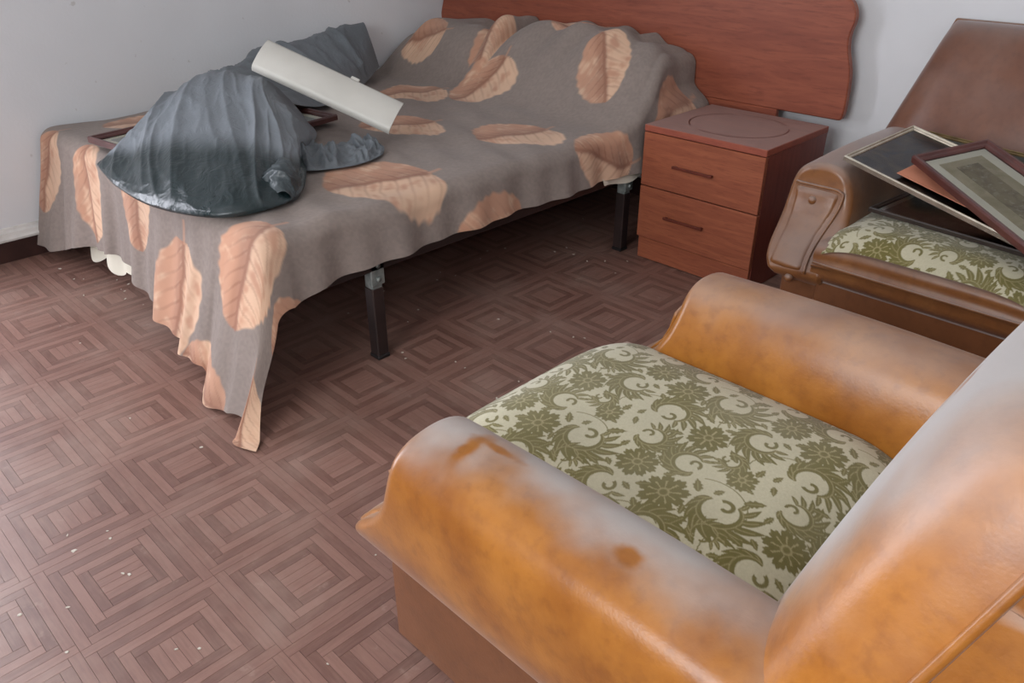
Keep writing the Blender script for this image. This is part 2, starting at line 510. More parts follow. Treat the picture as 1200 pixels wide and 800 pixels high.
for i in range(n):
    j = (i + 1) % n
    ff.append((i, i + n, j + n, j)); ff.append((i + n, i + 2 * n, j + 2 * n, j + n))
hm.add(vv, ff)
hr = empty('headboard', (0, 0, 0))
tag(hr, 'wavy-edged reddish brown wooden headboard on the wall behind the bed', 'headboard')
hm.build('panel', M['headboard'], hr)
MB().box((-1.40, 2.562, .12), (.105, 2.583, .4867), .002).build('lower_panel', M['headboard'], hr)
for x in (-1.2, -.1):
    MB().box((x - .03, 2.585, .56), (x + .03, 2.649, .86), .003).build('wall_batten', M['nightstand_side'], hr)

# ------------------------------------------------------------------ bed frame, mattress
bf = empty('bed_frame', (0, 0, 0))
tag(bf, 'black metal bed base with square legs under the patterned bedspread', 'bed frame')
BX0, BX1, BY0, BY1 = -1.66, -.175, .735, 2.53
for x0, x1 in ((BX0, BX0 + .03), (BX1 - .03, BX1)):
    MB().box((x0, BY0, .275), (x1, BY1, .325), .003).build('side_rail', M['black_metal'], bf)
for y in (BY0, BY1 - .03):
    MB().box((BX0 + .03, y, .275), (BX1 - .03, y + .03, .325), .003).build('cross_rail', M['black_metal'], bf)
for k in range(10):
    y = BY0 + .10 + k * .165
    MB().box((BX0 + .03, y, .305), (BX1 - .03, y + .055, .322), .002).build('slat', M['nightstand_side'], bf)
def leg(x, y, hx):
    l = MB(); l.box((x - .019, y - .019, .012), (x + .019, y + .019, .222), .003)
    lo = l.build('leg', M['black_metal'], bf)
    MB().box((x - .021, y - .021, 0.0005), (x + .021, y + .021, .014), .003).build('foot_cap', M['plastic_cap'], lo)
    b = MB()
    b.box((x - .017, y - .017, .215), (x + .017, y + .017, .285), .003)
    b.box((x + hx * .018, y - .022, .232), (x + hx * .024, y + .022, .322), .002) if hx > 0 else b.box((x - .024, y - .022, .232), (x - .018, y + .022, .322), .002)
    bo = b.build('bracket', M['zinc'], lo)
    for zz in (.25, .29):
        q = MB(); xs = x + hx * .024
        q.tube([(xs, y, zz), (xs + hx * .006, y, zz)], .007, 8)
        q.build('bolt', M['zinc'], lo)
for x, hx in ((-.199, 1), (BX0 + .025, -1)):
    for y in (.992, 2.098):
        leg(x, y, hx)
mm = MB()
def rbox_grid(lo, hi, r, n=5):
    """soft box via rounded cross sections"""
    x0, y0, z0 = lo; x1, y1, z1 = hi
    P = []
    zs = [(z0, r)] + [(z0 + r - r * math.cos(a), r - r * math.sin(a)) for a in np.linspace(0, PI / 2, n)][1:] + [(z1 - r + r * math.sin(a), r - r * math.cos(a)) for a in np.linspace(0, PI / 2, n)]
    for z, i in zs:
        row = []
        for cx, cy, a0 in ((x1 - r, y1 - r, 0), (x0 + r, y1 - r, PI / 2), (x0 + r, y0 + r, PI), (x1 - r, y0 + r, 1.5 * PI)):
            for a in np.linspace(a0, a0 + PI / 2, n):
                row.append((cx + (r - i) * math.cos(a), cy + (r - i) * math.sin(a), z))
        row.append(row[0]); P.append(row)
    return P
P = rbox_grid((-1.655, .715, .325), (-.185, 2.53, .420), .03)
mm.grid(P, flip=False)
k = len(P[0]) - 1
base = (len(P) - 1) * len(P[0])
mm.f.append(tuple(base + i for i in range(k))); mm.sm.append(False)
mm.f.append(tuple(range(k - 1, -1, -1))); mm.sm.append(False)
tag(mm.build('mattress', M['mattress']), 'thin cream mattress hidden below the leaf bedspread', 'mattress')

# ------------------------------------------------------------------ bedspread with leaf print
RR = .04
XE, YE = -.170, .680
X0r, Y0r = XE - RR, YE + RR
def pprof(a):
    q = PI * RR / 2
    ang = np.clip(a, 0, q) / RR
    hor = RR * np.sin(ang)
    dr = RR * (1 - np.cos(ang)) + np.maximum(a - q, 0)
    return hor, dr
def bed_h(x, y):
    h = .452 + 0 * x
    g = sstep(2.08, 2.36, y)
    g2 = sstep(1.98, 2.40, y)
    for c, w, Hh, e in ((-1.36, .36, .225, 2.4), (-.60, .50, .268, 3.2)):
        u = np.clip(np.abs((x - c) / w), 0, 1)
        yy = g if Hh < .24 else g2
        h = h + Hh * np.sqrt(np.clip(1 - u ** e, 0, 1)) * yy * (1 - .10 * sstep(2.36, 2.47, y))
    h = h + .05 * g * np.exp(-((x + .98) / .12) ** 2) * 0 + .09 * g * sstep(-1.2, -.9, x) * sstep(-.2, -.5, x) * 0
    # loose cloth: soft wrinkles
    h = h + .010 * (vnoise(x * 1.0, y * 1.3, 4.2, 3) - .5) * 2
    h = h + .004 * np.sin(38 * (y + .35 * x) + 5 * vnoise(x, y, 3)) * sstep(.45, .7, vnoise(x + 3, y, 2.5, 2))
    h = h + .012 * g * np.sin(26 * (x - .55 * y) + 6 * vnoise(x, y, 4))
    # foot end: wall side lies a little lower
    h = h - .012 * sstep(-1.2, -1.66, x)
    return h
FX = [-1.69, -1.58, -1.45, -1.33, -1.12, -.98, -.90, -.72, -.50, -.40, -.37, -.30, -.17]
FZ = [.040, .040, .080, .115, .150, .135, .11, .075, .060, .058, .012, .012, .030]
FLX = [-1.69, -1.55, -1.3, -1.1, -.9, -.7, -.5, -.39, -.365, -.17]
FLY = [.105, .10, .055, .04, .055, .085, .115, .125, .155, .150]
SY = [.68, .74, .85, 1.0, 1.4, 2.0, 2.2, 2.48]
SZ = [.262, .278, .298, .306, .312, .308, .300, .300]
def spread_map(cx, al, cy, be):
    """cx,cy: cloth point on the bed top; al,be: 0..1 of the overhang on the right side and at the foot"""
    x = np.minimum(cx, X0r); y = np.maximum(cy, Y0r)
    h = bed_h(x, y)
    qa = PI * RR / 2 - RR
    sz = np.interp(y, SY, SZ)
    La = h - sz + qa
    A = al * La
    hx, dzx = pprof(A)
    fz = np.interp(x, FX, FZ)
    Lb = h - fz + qa
    B = be * Lb
    hy, dzy = pprof(B)
    X = x + hx; Y = y - hy
    Z = h - dzx - dzy + .125 * al * be
    # flare of the hanging cloth
    fl_ = np.interp(x, FLX, FLY)
    Y = Y - fl_ * be ** 1.25 - .035 * al * be
    fold = np.sin(2 * PI * (x / .23) + 1.3 + 2.0 * vnoise(x, be * .3, 3)) + .6 * np.sin(2 * PI * x / .105 + 2 * vnoise(x, be * .5, 5))
    Y = Y - .012 * be ** .9 * fold * (1 - .6 * al)
    X = X + .02 * al + .085 * al * be ** 1.2 + .012 * be * np.sin(2 * PI * x / .31 + 1) * (1 - al)
    X = X + .010 * al * np.sin(2 * PI * y / .34 + 3 * vnoise(y, y * 0, 2)) + .006 * al * np.sin(2 * PI * y / .13)
    # the loose corner forms two cone folds
    X = X + .022 * be * al * np.sin(6.5 * al * be + 1.0) ; Y = Y + .020 * be * np.sin(7 * al) * be
    Z = np.maximum(Z, .006 + .004 * vnoise(X, Y, 12))
    X = X - .075 * sstep(2.12, 2.45, y) * np.clip((x + 1.67) / 1.5, 0, 1) * sstep(.46, .54, Z)
    U = x + A * (al > 0); V = y - B * (be > 0)
    return X, Y, Z, U, V
c1 = np.linspace(-1.672, X0r, 330); a1 = np.linspace(0, 1, 56)[1:]
r1 = np.linspace(2.550, Y0r, 400); b1 = np.linspace(0, 1, 112)[1:]
CX = np.concatenate([c1, np.full(len(a1), X0r)]); AL = np.concatenate([np.zeros(len(c1)), a1])
CY = np.concatenate([r1, np.full(len(b1), Y0r)]); BE = np.concatenate([np.zeros(len(r1)), b1])
CX, CY = np.meshgrid(CX, CY); AL, BE = np.meshgrid(AL, BE)
SX, SYY, SZZ, SU, SV = spread_map(CX, AL, CY, BE)

def paint_leaves(U, V):
    base = np.array(lin((138, 126, 119)))
    col = np.ones(U.shape + (3,)) * base
    tone = vnoise(U, V, 160, 1)[..., None]
    col = col * (.90 + .2 * tone)
    # leaves: (u, v, angle of tip in degrees, length, width)
    L = [(-.330, 1.135, -98, .31, .42), (-.42, 1.76, -98, .27, .36), (.000, 1.40, -85, .30, .26), (-.40, 2.225, -50, .27, .22),
         (-.115, 1.93, -110, .30, .24), (-.66, 2.43, 20, .26, .16), (-1.06, 2.29, -70, .26, .20), (-1.48, 2.26, -160, .26, .2),
         (-1.17, 1.93, -102, .26, .32), (-.93, 2.09, -100, .25, .30), (-.80, 1.57, -100, .27, .34), (-1.50, .98, -105, .30, .30),
         (-.235, .60, -88, .29, .30), (-.60, .40, -92, .38, .30), (-1.27, .56, -75, .32, .22), (-.90, .61, -80, .28, .22),
         (-.055, .31, -72, .27, .17), (-.37, .285, 170, .26, .18), (-1.44, 1.52, -140, .3, .26), (-1.05, 1.20, -100, .3, .26),
         (-1.62, .56, -95, .3, .2), (-.02, 2.30, -80, .30, .22), (.02, .66, -100, .2, .14)]
    for (u, v, ang, ln, wd) in L:
        a = math.radians(ang); ca, sa = math.cos(a), math.sin(a)
        du, dv = U - u, V - v
        du = du + .006 * (vnoise(U, V, 22) - .5) * 2; dv = dv + .006 * (vnoise(U + 5, V, 22) - .5) * 2
        p = (du * ca + dv * sa) / (ln / 2)          # -1 stem .. 1 tip
        q = (-du * sa + dv * ca) / (wd / 2)
        q = q + .10 * np.sin(2.2 * p)               # curved midrib
        pc = np.clip(p, -1, 1)
        w = np.clip(1 - ((pc + .22) / 1.22) ** 2, 0, 1) ** .72
        w = np.where(pc < -.22, np.clip(1 - ((pc + .22) / .78) ** 2, 0, 1) ** .5, w)
        edge = w * (1 + .03 * np.sin(26 * p))
        inside = sstep(-.03, .07, edge - np.abs(q)) * (np.abs(p) < 1)
        veins = np.sin(24 * (p - .55 * np.abs(q)) + 1.5 * np.sign(q))
        light = np.array(lin((216, 180, 152))); mid = np.array(lin((192, 146, 120))); dark = np.array(lin((142, 97, 78)))
        nz = vnoise(U + u, V + v, 26, 3)
        m1 = sstep(.30, .72, nz + .18 * np.sign(q) + .10 * veins)[..., None]
        c = mid * (1 - m1) + light * m1
        rib = (np.exp(-(q / .07) ** 2) * .75 + .35 * sstep(.62, .98, veins) * sstep(1.05, .25, np.abs(q)))
        shade = np.exp(-((q + .16) / .17) ** 2) * .45
        k = np.clip(rib + shade, 0, .85)[..., None]
        c = c * (1 - k) + dark * k
        i3 = inside[..., None]
        col = col * (1 - i3) + c * i3
        stem = np.exp(-(q / .035) ** 2) * (p < -.95) * (p > -1.28)
        s3 = (stem * .8)[..., None]
        col = col * (1 - s3) + mid * s3
    return col
scol = paint_leaves(SU, SV)
sp = big_grid('bedspread', np.stack([SX, SYY, SZZ], -1), M['spread'], None, scol, flip=True)
tag(sp, 'grey bedspread printed with large orange-brown leaves, draped over the bed', 'bedspread')

# under-sheet showing below the raised hem
us = MB()
xs = np.linspace(-1.60, -.86, 60); zs = np.linspace(0, 1, 12)
P = []
for t in zs:
    row = []
    for x in xs:
        hem = .055 + .05 * sstep(-1.25, -.9, x) + .018 * math.sin(x * 33) + .05 * sstep(-1.45, -1.6, x)
        z = .335 + (hem - .335) * t
        row.append((x, .700 - .040 * t - .012 * t * math.sin(x * 41 + 2), float(z)))
    P.append(row)
us.grid(P)
tag(us.build('under_sheet', M['sheet']), 'white sheet edge showing below the bedspread hem at the bed foot', 'sheet')
us = MB()
P = []
for t in np.linspace(0, 1, 6):
    P.append([(-.176 + .016 * t + .004 * math.sin(y * 40), y, .335 - (.052 + .010 * math.sin(y * 22)) * t) for y in np.linspace(1.93, 2.40, 24)])
us.grid(P)
tag(us.build('mattress_cover', M['sheet']), 'white mattress cover edge peeking out beside the nightstand', 'mattress cover')

# ------------------------------------------------------------------ nightstand
ns = empty('nightstand', (0, 0, 0))
tag(ns, 'reddish wooden nightstand with two drawers and a dusty top beside the bed', 'nightstand')
NX0, NX1, NY0, NY1, NH = -.118, .334, 2.085, 2.49, .482
b = MB()
b.box((NX0 + .004, NY0 + .020, .004), (NX0 + .020, NY1, NH - .022)); b.box((NX1 - .018, NY0 + .020, .004), (NX1, NY1, NH - .022)); b.box((NX0 + .02, NY1 - .006, .06), (NX1 - .018, NY1, NH - .022))
b.box((NX0 + .02, NY0 + .03, .07), (NX1 - .018, NY1 - .006, .082))
b.build('carcass', M['nightstand_side'], ns)
tp = MB().box((NX0, NY0 - .002, NH - .022), (NX1 + .002, NY1, NH), .002).build('top', M['nightstand_top'], ns)
tp['label'] = 'dust-covered top with a faint ring mark'
MB().box((NX0 + .006, NY0 + .006, .004), (NX1 - .002, NY0 + .020, .082), .001).build('plinth', M['nightstand'], ns)
for z0, z1 in ((.085, .2705), (.2745, NH - .025)):
    d = MB().box((NX0, NY0, z0), (NX1, NY0 + .0185, z1), .0015).build('drawer', M['nightstand'], ns)
    zc = z0 + .095 if z0 < .2 else z0 + .088
    hx0, hx1 = (.012, .165) if z0 > .2 else (-.004, .152)
    h = MB(); h.box((hx0, NY0 - .018, zc - .004), (hx1, NY0 - .011, zc + .005), .0015)
    h.box((hx0 + .004, NY0 - .012, zc - .003), (hx0 + .012, NY0, zc + .003)); h.box((hx1 - .012, NY0 - .012, zc - .003), (hx1 - .004, NY0, zc + .003))
    h.build('handle', M['handle'], d)
# ring left in the dust
rg = MB()
cx, cy = .115, 2.285
nn = 64; ra, rb = .155, .1515
vv = []; ff = []
for i in range(nn):
    a = 2 * PI * i / nn
    for r in (ra, rb):
        vv.append((cx + r * 1.08 * math.cos(a), cy + r * .98 * math.sin(a), NH + .0006))
for i in range(nn):
    if i in (5, 6, 7, 20, 21, 40, 41, 42, 43): continue
    j = (i + 1) % nn
    ff.append((2 * i, 2 * j, 2 * j + 1, 2 * i + 1))
rg.add(vv, ff)
rg.build('ring_mark', M['handle'], tp)

# ------------------------------------------------------------------ armchairs (built in local space: front towards -x)
def damask_colors(p, q):
    """olive motifs on cream; p across, q along, metres"""
    rep = .30
    cream = np.array(lin((196, 190, 162))); olive = np.array(lin((112, 104, 56))); lite = np.array(lin((172, 162, 120)))
    m = np.zeros(p.shape); hl = np.zeros(p.shape)
    def local(cx, cy, rot, flip=1):
        # nearest repeat, half-drop layout
        best = None
        col = np.floor((p - cx) / rep + .5)
        dx = p - cx - col * rep
        dq = q - cy - (col % 2) * rep / 2
        row = np.floor(dq / rep + .5)
        dy = dq - row * rep
        c, s = math.cos(rot), math.sin(rot)
        return (dx * c + dy * s), (-dx * s + dy * c) * flip
    wob = .0022 * (vnoise(p, q, 130, 2) - .5)
    def flower(cx, cy, R, n, rot=0):
        x, y = local(cx, cy, rot); r = np.hypot(x, y * 1.12) + wob; th = np.arctan2(y, x)
        e = R * (.72 + .28 * np.abs(np.cos(n * th / 2)) ** .7 + .05 * np.cos(3 * n * th))
        nonlocal m, hl
        m = np.maximum(m, sstep(.0012, -.0012, r - e))
        ray = np.cos(n * th) > .80
        hl = np.maximum(hl, (ray & (r > R * .18) & (r < R * .66)) * 1.0)
        hl = np.maximum(hl, np.exp(-((r - R * .20) / .0022) ** 2))
    def crescent(cx, cy, R, rot=0, flip=1, T=.40):
        """big curled acanthus leaf: a tapering spine with leaflets fanning out of it"""
        nonlocal m, hl
        X, Y = local(cx, cy, rot, flip)
        near = np.hypot(X, Y) < R * 1.5
        x = X[near]; y = Y[near]; mm_ = np.zeros(x.shape); hh = np.zeros(x.shape)
        n = 11
        for k in range(n):
            f = k / (n - 1)
            th = -2.6 + 4.3 * f
            rs = R * (.30 + .34 * math.sin(PI * (.15 + .7 * f)))
            bx, by = rs * math.cos(th), rs * math.sin(th)
            ln = R * (.26 + .46 * math.sin(PI * (.10 + .80 * f)))
            wd = R * .125 * (.65 + .6 * math.sin(PI * f))
            da = th + .75 - .5 * f
            dx, dy = x - bx, y - by
            a = dx * math.cos(da) + dy * math.sin(da); b = -dx * math.sin(da) + dy * math.cos(da)
            b = b - .9 * a * a / R
            t = np.clip(a / ln, 0, 1)
            w = wd * np.sin(PI * (.12 + .88 * t)) ** .8
            ins = sstep(.0011, -.0006, np.abs(b) - w) * (a > -.002) * (a < ln)
            mm_ = np.maximum(mm_, ins)
            hh = np.maximum(hh, np.exp(-(b / .0011) ** 2) * (t > .05) * (t < .72) * .9)
            hh = np.maximum(hh * 1.0, 0)
        r = np.hypot(x, y); th = np.arctan2(y, x); f = np.clip((th + 2.6) / 4.3, 0, 1)
        rs = R * (.30 + .34 * np.sin(PI * (.15 + .7 * f)))
        th_ok = (th > -2.7) & (th < 1.75)
        mm_ = np.maximum(mm_, sstep(.0012, -.0005, np.abs(r - rs) - R * .085 * (.4 + np.sin(PI * f))) * th_ok)
        hh = np.maximum(hh, np.exp(-((r - rs - R * .03) / .0011) ** 2) * th_ok * .9)
        # inner curl
        xe, ye = x + R * .08, y - R * .12
        re = np.hypot(xe, ye); te = np.mod(np.arctan2(ye, xe) + 1.2, 2 * PI)
        mm_ = np.maximum(mm_, sstep(.0012, -.0006, np.abs(re - R * (.10 + .03 * te)) - R * .055) * (te < 4.6))
        m[near] = np.maximum(m[near], mm_); hl[near] = np.maximum(hl[near], hh)
    def leaf(cx, cy, L, W, rot):
        nonlocal m, hl
        x, y = local(cx, cy, rot); t = np.clip((x / L + 1) / 2, 0, 1)
        w = W * np.sin(PI * t ** .8) * (1 + .18 * np.sin(26 * t)); 
        ins = np.abs(x) < L
        m = np.maximum(m, sstep(.001, -.001, np.abs(y) + wob - w) * ins)
        hl = np.maximum(hl, np.exp(-(y / .0010) ** 2) * ins * (t > .1) * (t < .8) * .7)
    def stem(cx, cy, R, a0, a1, w=.0016):
        nonlocal m
        x, y = local(cx, cy, 0); r = np.hypot(x, y); th = np.arctan2(y, x)
        m = np.maximum(m, sstep(w, w * .3, np.abs(r - R)) * (th > a0) * (th < a1))
    stem(.02, .02, .075, -2.6, .6); stem(.17, .10, .07, -.6, 2.6); stem(.10, .20, .06, -3.0, -.4); stem(.25, .22, .055, .3, 3.0)
    crescent(.055, .050, .062, .5); crescent(.180, .125, .068, 2.5, -1); crescent(.245, .020, .054, -1.2, 1); crescent(.100, .235, .058, 3.6, -1)
    crescent(.265, .215, .050, 1.4, -1); crescent(.110, .135, .038, .2, 1); crescent(.005, .215, .036, 2.2, 1)
    flower(.150, .028, .048, 9, .3); flower(.036, .150, .044, 8); flower(.185, .245, .044, 9, .2); flower(.272, .110, .032, 7)
    for i, (cx, cy, L, W, a) in enumerate([(.110, .085, .020, .009, .4), (.095, .118, .018, .008, 2.2), (.008, .095, .017, .008, 1.2), (.205, .062, .018, .008, -.6),
                                (.232, .160, .020, .009, .9), (.135, .180, .018, .008, 1.8), (.020, .215, .019, .008, -.8), (.060, .198, .014, .007, .4),
                                (.225, .275, .015, .007, 2.6), (.145, .290, .016, .007, .9), (.012, .275, .015, .007, .1), (.290, .060, .015, .007, 1.9),
                                (.135, .075, .013, .006, 2.9), (.075, .100, .012, .006, .8), (.215, .100, .012, .006, .5), (.150, .205, .012, .006, 2.2), (.050, .260, .013, .006, 1.4), (.245, .255, .012, .006, .6), (.120, .270, .012, .006, 2.0), (.195, .010, .012, .006, 1.0), (.020, .005, .012, .006, .3), (.255, .135, .011, .005, 1.8), (.285, .165, .014, .006, 2.7), (.095, .005, .014, .006, 2.4), (.215, .195, .013, .006, .2), (.085, .170, .012, .006, 1.1)]):
        leaf(cx, cy, L, W, a)
    dots = vnoise(p, q, 55, 1) > .80
    fade = .86 + .14 * vnoise(p, q, 9, 2)
    m = np.clip(m, 0, 1)[..., None]; hl = np.clip(hl, 0, 1)[..., None]
    c = cream * (1 - m) + olive * m
    c = c * (1 - m * hl * .75) + lite * (m * hl * .75)
    w = (.93 + .14 * vnoise(p, q, 420))[..., None]
    return c * w * fade[..., None]

# arm front profile: local x of the arm's front as a function of height
PFZ = [.235, .248, .262, .285, .315, .350, .385, .420, .450, .470, .520]
PFX = [.034, .010, .000, .010, .040, .082, .112, .130, .138, .141, .142]
def arm_front(z): return np.interp(z, PFZ, PFX)
ARM_END = .705
def arm_section():
    """ring of (y,z), y = distance from the chair's middle, from inner low over the top to outer low"""
    pts = [(.240, .235), (.240, .300), (.241, .360), (.248, .420), (.260, .460), (.273, .490), (.292, .511), (.318, .521), (.350, .522),
           (.385, .516), (.410, .502), (.425, .478), (.431, .440), (.430, .390), (.424, .330), (.410, .282), (.390, .252), (.376, .235)]
    c = np.array(pts)
    t = np.linspace(0, len(c) - 1, 64)
    y = np.interp(t, np.arange(len(c)), c[:, 0]); z = np.interp(t, np.arange(len(c)), c[:, 1])
    k = np.array([1, 2, 3, 2, 1]) / 9
    for _ in range(2):
        y = np.concatenate([y[:2], np.convolve(y, k, 'valid'), y[-2:]]); z = np.concatenate([z[:2], np.convolve(z, k, 'valid'), z[-2:]])
    return y, z
SEC = arm_section()
def make_arm(sgn, mat, parent):
    y, z = SEC
    yc, zc = .35, .37
    us = np.concatenate([np.linspace(0, PI / 2, 9), [2.0, 2.6, 3.3, 4.2, 5.2, 6.3, 7.5, 8.6]])
    P = []
    r = .020
    for k, u in enumerate(us):
        if u <= PI / 2:
            ins = r * (1 - math.sin(u)); adv = r * (1 - math.cos(u))
        else:
            ins = 0; adv = r + (u - PI / 2) / (8.6 - PI / 2)
        d = np.hypot(y - yc, z - zc) + 1e-6
        f = np.maximum(1 - ins / d, 0)
        yy = yc + (y - yc) * f; zz = zc + (z - zc) * f
        zz = np.where(z < .24, z, zz)
        xf = arm_front(zz)
        if u <= PI / 2: x = xf + adv
        else:
            t = adv - r
            x = xf + r + t * (ARM_END - xf - r)
            # upholstery: gentle fullness along the arm, tiny sag
            zz = zz + .006 * math.sin(PI * t) * (zz > .4)
        P.append(np.stack([x, sgn * yy, zz], -1))
    P = np.array(P)
    mb = MB(); mb.grid(P, flip=(sgn > 0))
    # front cap: strips across the ring
    n = P.shape[1]
    for i in range(n // 2 - 1):
        q = (i, i + 1, n - 2 - i, n - 1 - i)
        mb.f.append(q[::-1] if sgn < 0 else q); mb.sm.append(True)
    ao = mb.build('arm', mat, parent)
    # front plaque with wavy sides and two buttons
    mb = MB(); rows = []
    zz = np.linspace(.272, .455, 22)
    for i, zv in enumerate(zz):
        t = i / 21
        w0 = .296 + .009 * math.sin(t * 5.0); w1 = .410 - .022 * (1 - t)
        xs = float(arm_front(zv)) - .006
        row = []
        for (yy, off) in ((w0, .012), (w0 + .004, .001), (w0 + .012, -.001), ((w0 + w1) / 2, -.0035), (w1 - .012, -.001), (w1 - .004, .001), (w1, .012)):
            o2 = .010 if i in (0, 21) else 0
            row.append((xs + off + o2, sgn * yy, zv))
        rows.append(row)
    mb.grid(rows, flip=(sgn < 0))
    pl = mb.build('front_panel', mat, ao)
    tb = MB()
    path = [(float(arm_front(zv)) - .004, sgn * (.285 + .009 * math.sin(t * 5.0)), zv) for zv, t in zip(zz, np.linspace(0, 1, 22))]
    path += [(float(arm_front(.455)) - .003, sgn * yy, .462) for yy in np.linspace(.295, .41, 8)]
    tb.tube(path, .0045, 6)
    tb.build('piping', mat, ao)
    for zv, yy in ((.425, .352), (.243, .330)):
        bm_ = MB(); xs = float(arm_front(zv)) - .010
        rings = []
        for (dx, rr) in ((.012, .011), (.003, .012), (-.003, .0095), (-.006, .005), (-.0065, .0004)):
            rings.append([(xs + dx, sgn * yy + rr * math.cos(a), zv + rr * math.sin(a)) for a in np.linspace(0, 2 * PI, 17)])
        bm_.grid(rings, flip=True)
        bm_.build('button', mat, ao)
    return ao

def back_point(t, s):
    """front sheet of the backrest; t -1..1 across, s 0..1 up"""
    z = .30 + s * .53
    W = .485 - .155 * s
    xc = .588 + .325 * (z - .30)
    sp_ = np.clip((s - .55) / .45, 0, 1)
    e = np.clip(1 - (1 - np.abs(t) ** 10) * (1 - sp_ ** 9), 0, 1)
    d = .100 * (1 - np.sqrt(1 - e)) - .022 * (1 - np.abs(t) ** 2) * np.sin(PI * np.clip(s, 0, 1)) ** .7
    # rear plane is a little more upright than the front
    return np.stack([xc + d, t * W, z - .37 * d * .6], -1)

SEAT_MESH = {}
def make_chair(loc, rz, mat, mback, mlow, label):
    root = empty('armchair', loc, rz)
    tag(root, label, 'armchair', 'matching tan armchairs with damask seats')
    # base
    b = MB()
    b.box((.046, -.366, .036), (.845, .366, .236), .006)
    b.build('base', mlow, root)
    ap = MB(); ap.box((.024, -.262, .060), (.050, .262, .262), .008); ap.build('front_apron', mlow, root)
    for sx in (.11, .76):
        for sy in (-.32, .32):
            f = MB(); f.tube([(sx, sy, 0.0), (sx, sy, .012), (sx, sy, .038)], [.020, .024, .026], 12); f.build('foot', M['plastic_cap'], root)
    for sg in (-1, 1): make_arm(sg, mat, root)
    # seat: vinyl border with a ridge, then the woven top
    sb = MB()
    prof = [(.58, .255), (.040, .255), (.016, .262), (.006, .285), (.010, .300), (.004, .306), (.004, .313), (.012, .318), (.008, .335), (.012, .352), (.028, .364), (.08, .366), (.58, .35)]
    ys = np.linspace(-.272, .272, 25)
    P = [[(x, y, z - .010 * (abs(y) / .272) ** 4 * (z > .3)) for y in ys] for x, z in prof]
    sb.grid(P); sb.build('seat_border', mat, root)
    tb = MB(); tb.tube([(.003, y, .3095) for y in np.linspace(-.268, .268, 12)], .0035, 6); tb.build('seat_piping', mat, root)
    if 'm' not in SEAT_MESH:
        N1, N2 = 380, 350
        q = np.linspace(0, 1, N1); p = np.linspace(-1, 1, N2)
        Pq, Qq = np.meshgrid(p, q)
        X = .010 + Qq * .590; Y = Pq * .252
        ed = np.abs(Pq) ** 5; ef = (1 - np.clip(Qq / .16, 0, 1)) ** 2.2; eb = np.clip((Qq - .85) / .15, 0, 1) ** 2
        Z = .406 - .030 * ed - .040 * ef - .022 * eb + .006 * np.cos(PI * Pq / 2) * np.sin(PI * Qq) + .003 * (vnoise(X, Y, 7, 2) - .5)
        X = X - .006 * ef
        o = big_grid('seat_cushion', np.stack([X, Y, Z], -1), M['damask'], root, damask_colors(Y * 1.22, X * 1.22), flip=True)
        SEAT_MESH['m'] = o.data
    else:
        o = link_obj('seat_cushion', SEAT_MESH['m'], root)
    o['label'] = 'olive and cream damask seat cushion'
    # backrest
    t = np.linspace(-1, 1, 61); t = np.sign(t) * (1 - (1 - np.abs(t)) ** 2.2)
    s = np.linspace(0, 1, 61); s = 1 - (1 - s) ** 1.6
    Tt, Ss = np.meshgrid(t, s)
    Pb = back_point(Tt, Ss)
    bk = MB(); bk.grid(Pb, flip=True)
    bo = bk.build('backrest', mback, root)
    # side/back shell behind the piping
    edge = [Pb[i, 0] for i in range(61)] + [Pb[-1, j] for j in range(1, 61)] + [Pb[i, -1] for i in range(59, -1, -1)]
    edge = np.array(edge)
    rear = edge.copy(); rear[:, 0] = np.maximum(rear[:, 0] + .012, .858); rear[:, 1] *= .985
    rear[:, 2] = np.where(edge[:, 2] > .7, edge[:, 2] - .015, edge[:, 2])
    sh = MB(); sh.grid(np.array([edge, rear]))
    nL = len(edge)
    for i in range(60):
        sh.add([rear[i], rear[i + 1], rear[nL - 2 - i], rear[nL - 1 - i]], [(0, 1, 2, 3)])
    sh.add([rear[0], edge[0], edge[-1], rear[-1]], [(0, 1, 2, 3)])
    sh.build('back_shell', mat, bo)
    pp = MB(); pp.tube(edge[2:-2], .0055, 7); pp.build('piping', mat, bo)
    return root

ch1 = make_chair((.592, .765, 0), 0.0, M['leather'], M['leather_back'], M['leather_low'], 'orange-tan leather armchair in the foreground with an empty damask seat')
ch2 = make_chair((.935, 1.768, 0), PI / 2, M['leather_far'], M['leather_far_back'], M['leather_low'], 'brown leather armchair against the wall with framed pictures on its seat')
ch2.scale = (1, 1, 1.02)

#==PART2==
# ------------------------------------------------------------------ framed pictures
M['silver'] = mottled('pewter_frame', lin((206, 198, 180)), lin((180, 172, 156)), 30, .24, .6, metal=.8)
M['mahogany'] = mottled('mahogany_frame', lin((92, 52, 46)), lin((74, 40, 36)), 18, .32, .5)
M['ebony'] = mottled('black_brown_frame', lin((40, 32, 28)), lin((54, 44, 38)), 18, .35, .5)
M['gilt'] = mottled('gilt_frame', lin((132, 112, 74)), lin((104, 86, 56)), 30, .4, .5, metal=.4)
M['bedframe_wood'] = mottled('red_brown_frame', lin((92, 58, 54)), lin((76, 46, 44)), 18, .35, .45)
M['mat_board'] = mottled('cream_mat_board', lin((238, 238, 222)), lin((228, 228, 212)), 8, .9, .2)
M['pink_strip'] = mottled('pink_strip_colour', lin((206, 140, 112)), lin((190, 124, 98)), 14, .85, .2)
M['backing'] = mottled('brown_backing_board', lin((120, 92, 66)), lin((104, 80, 58)), 10, .9, .2)
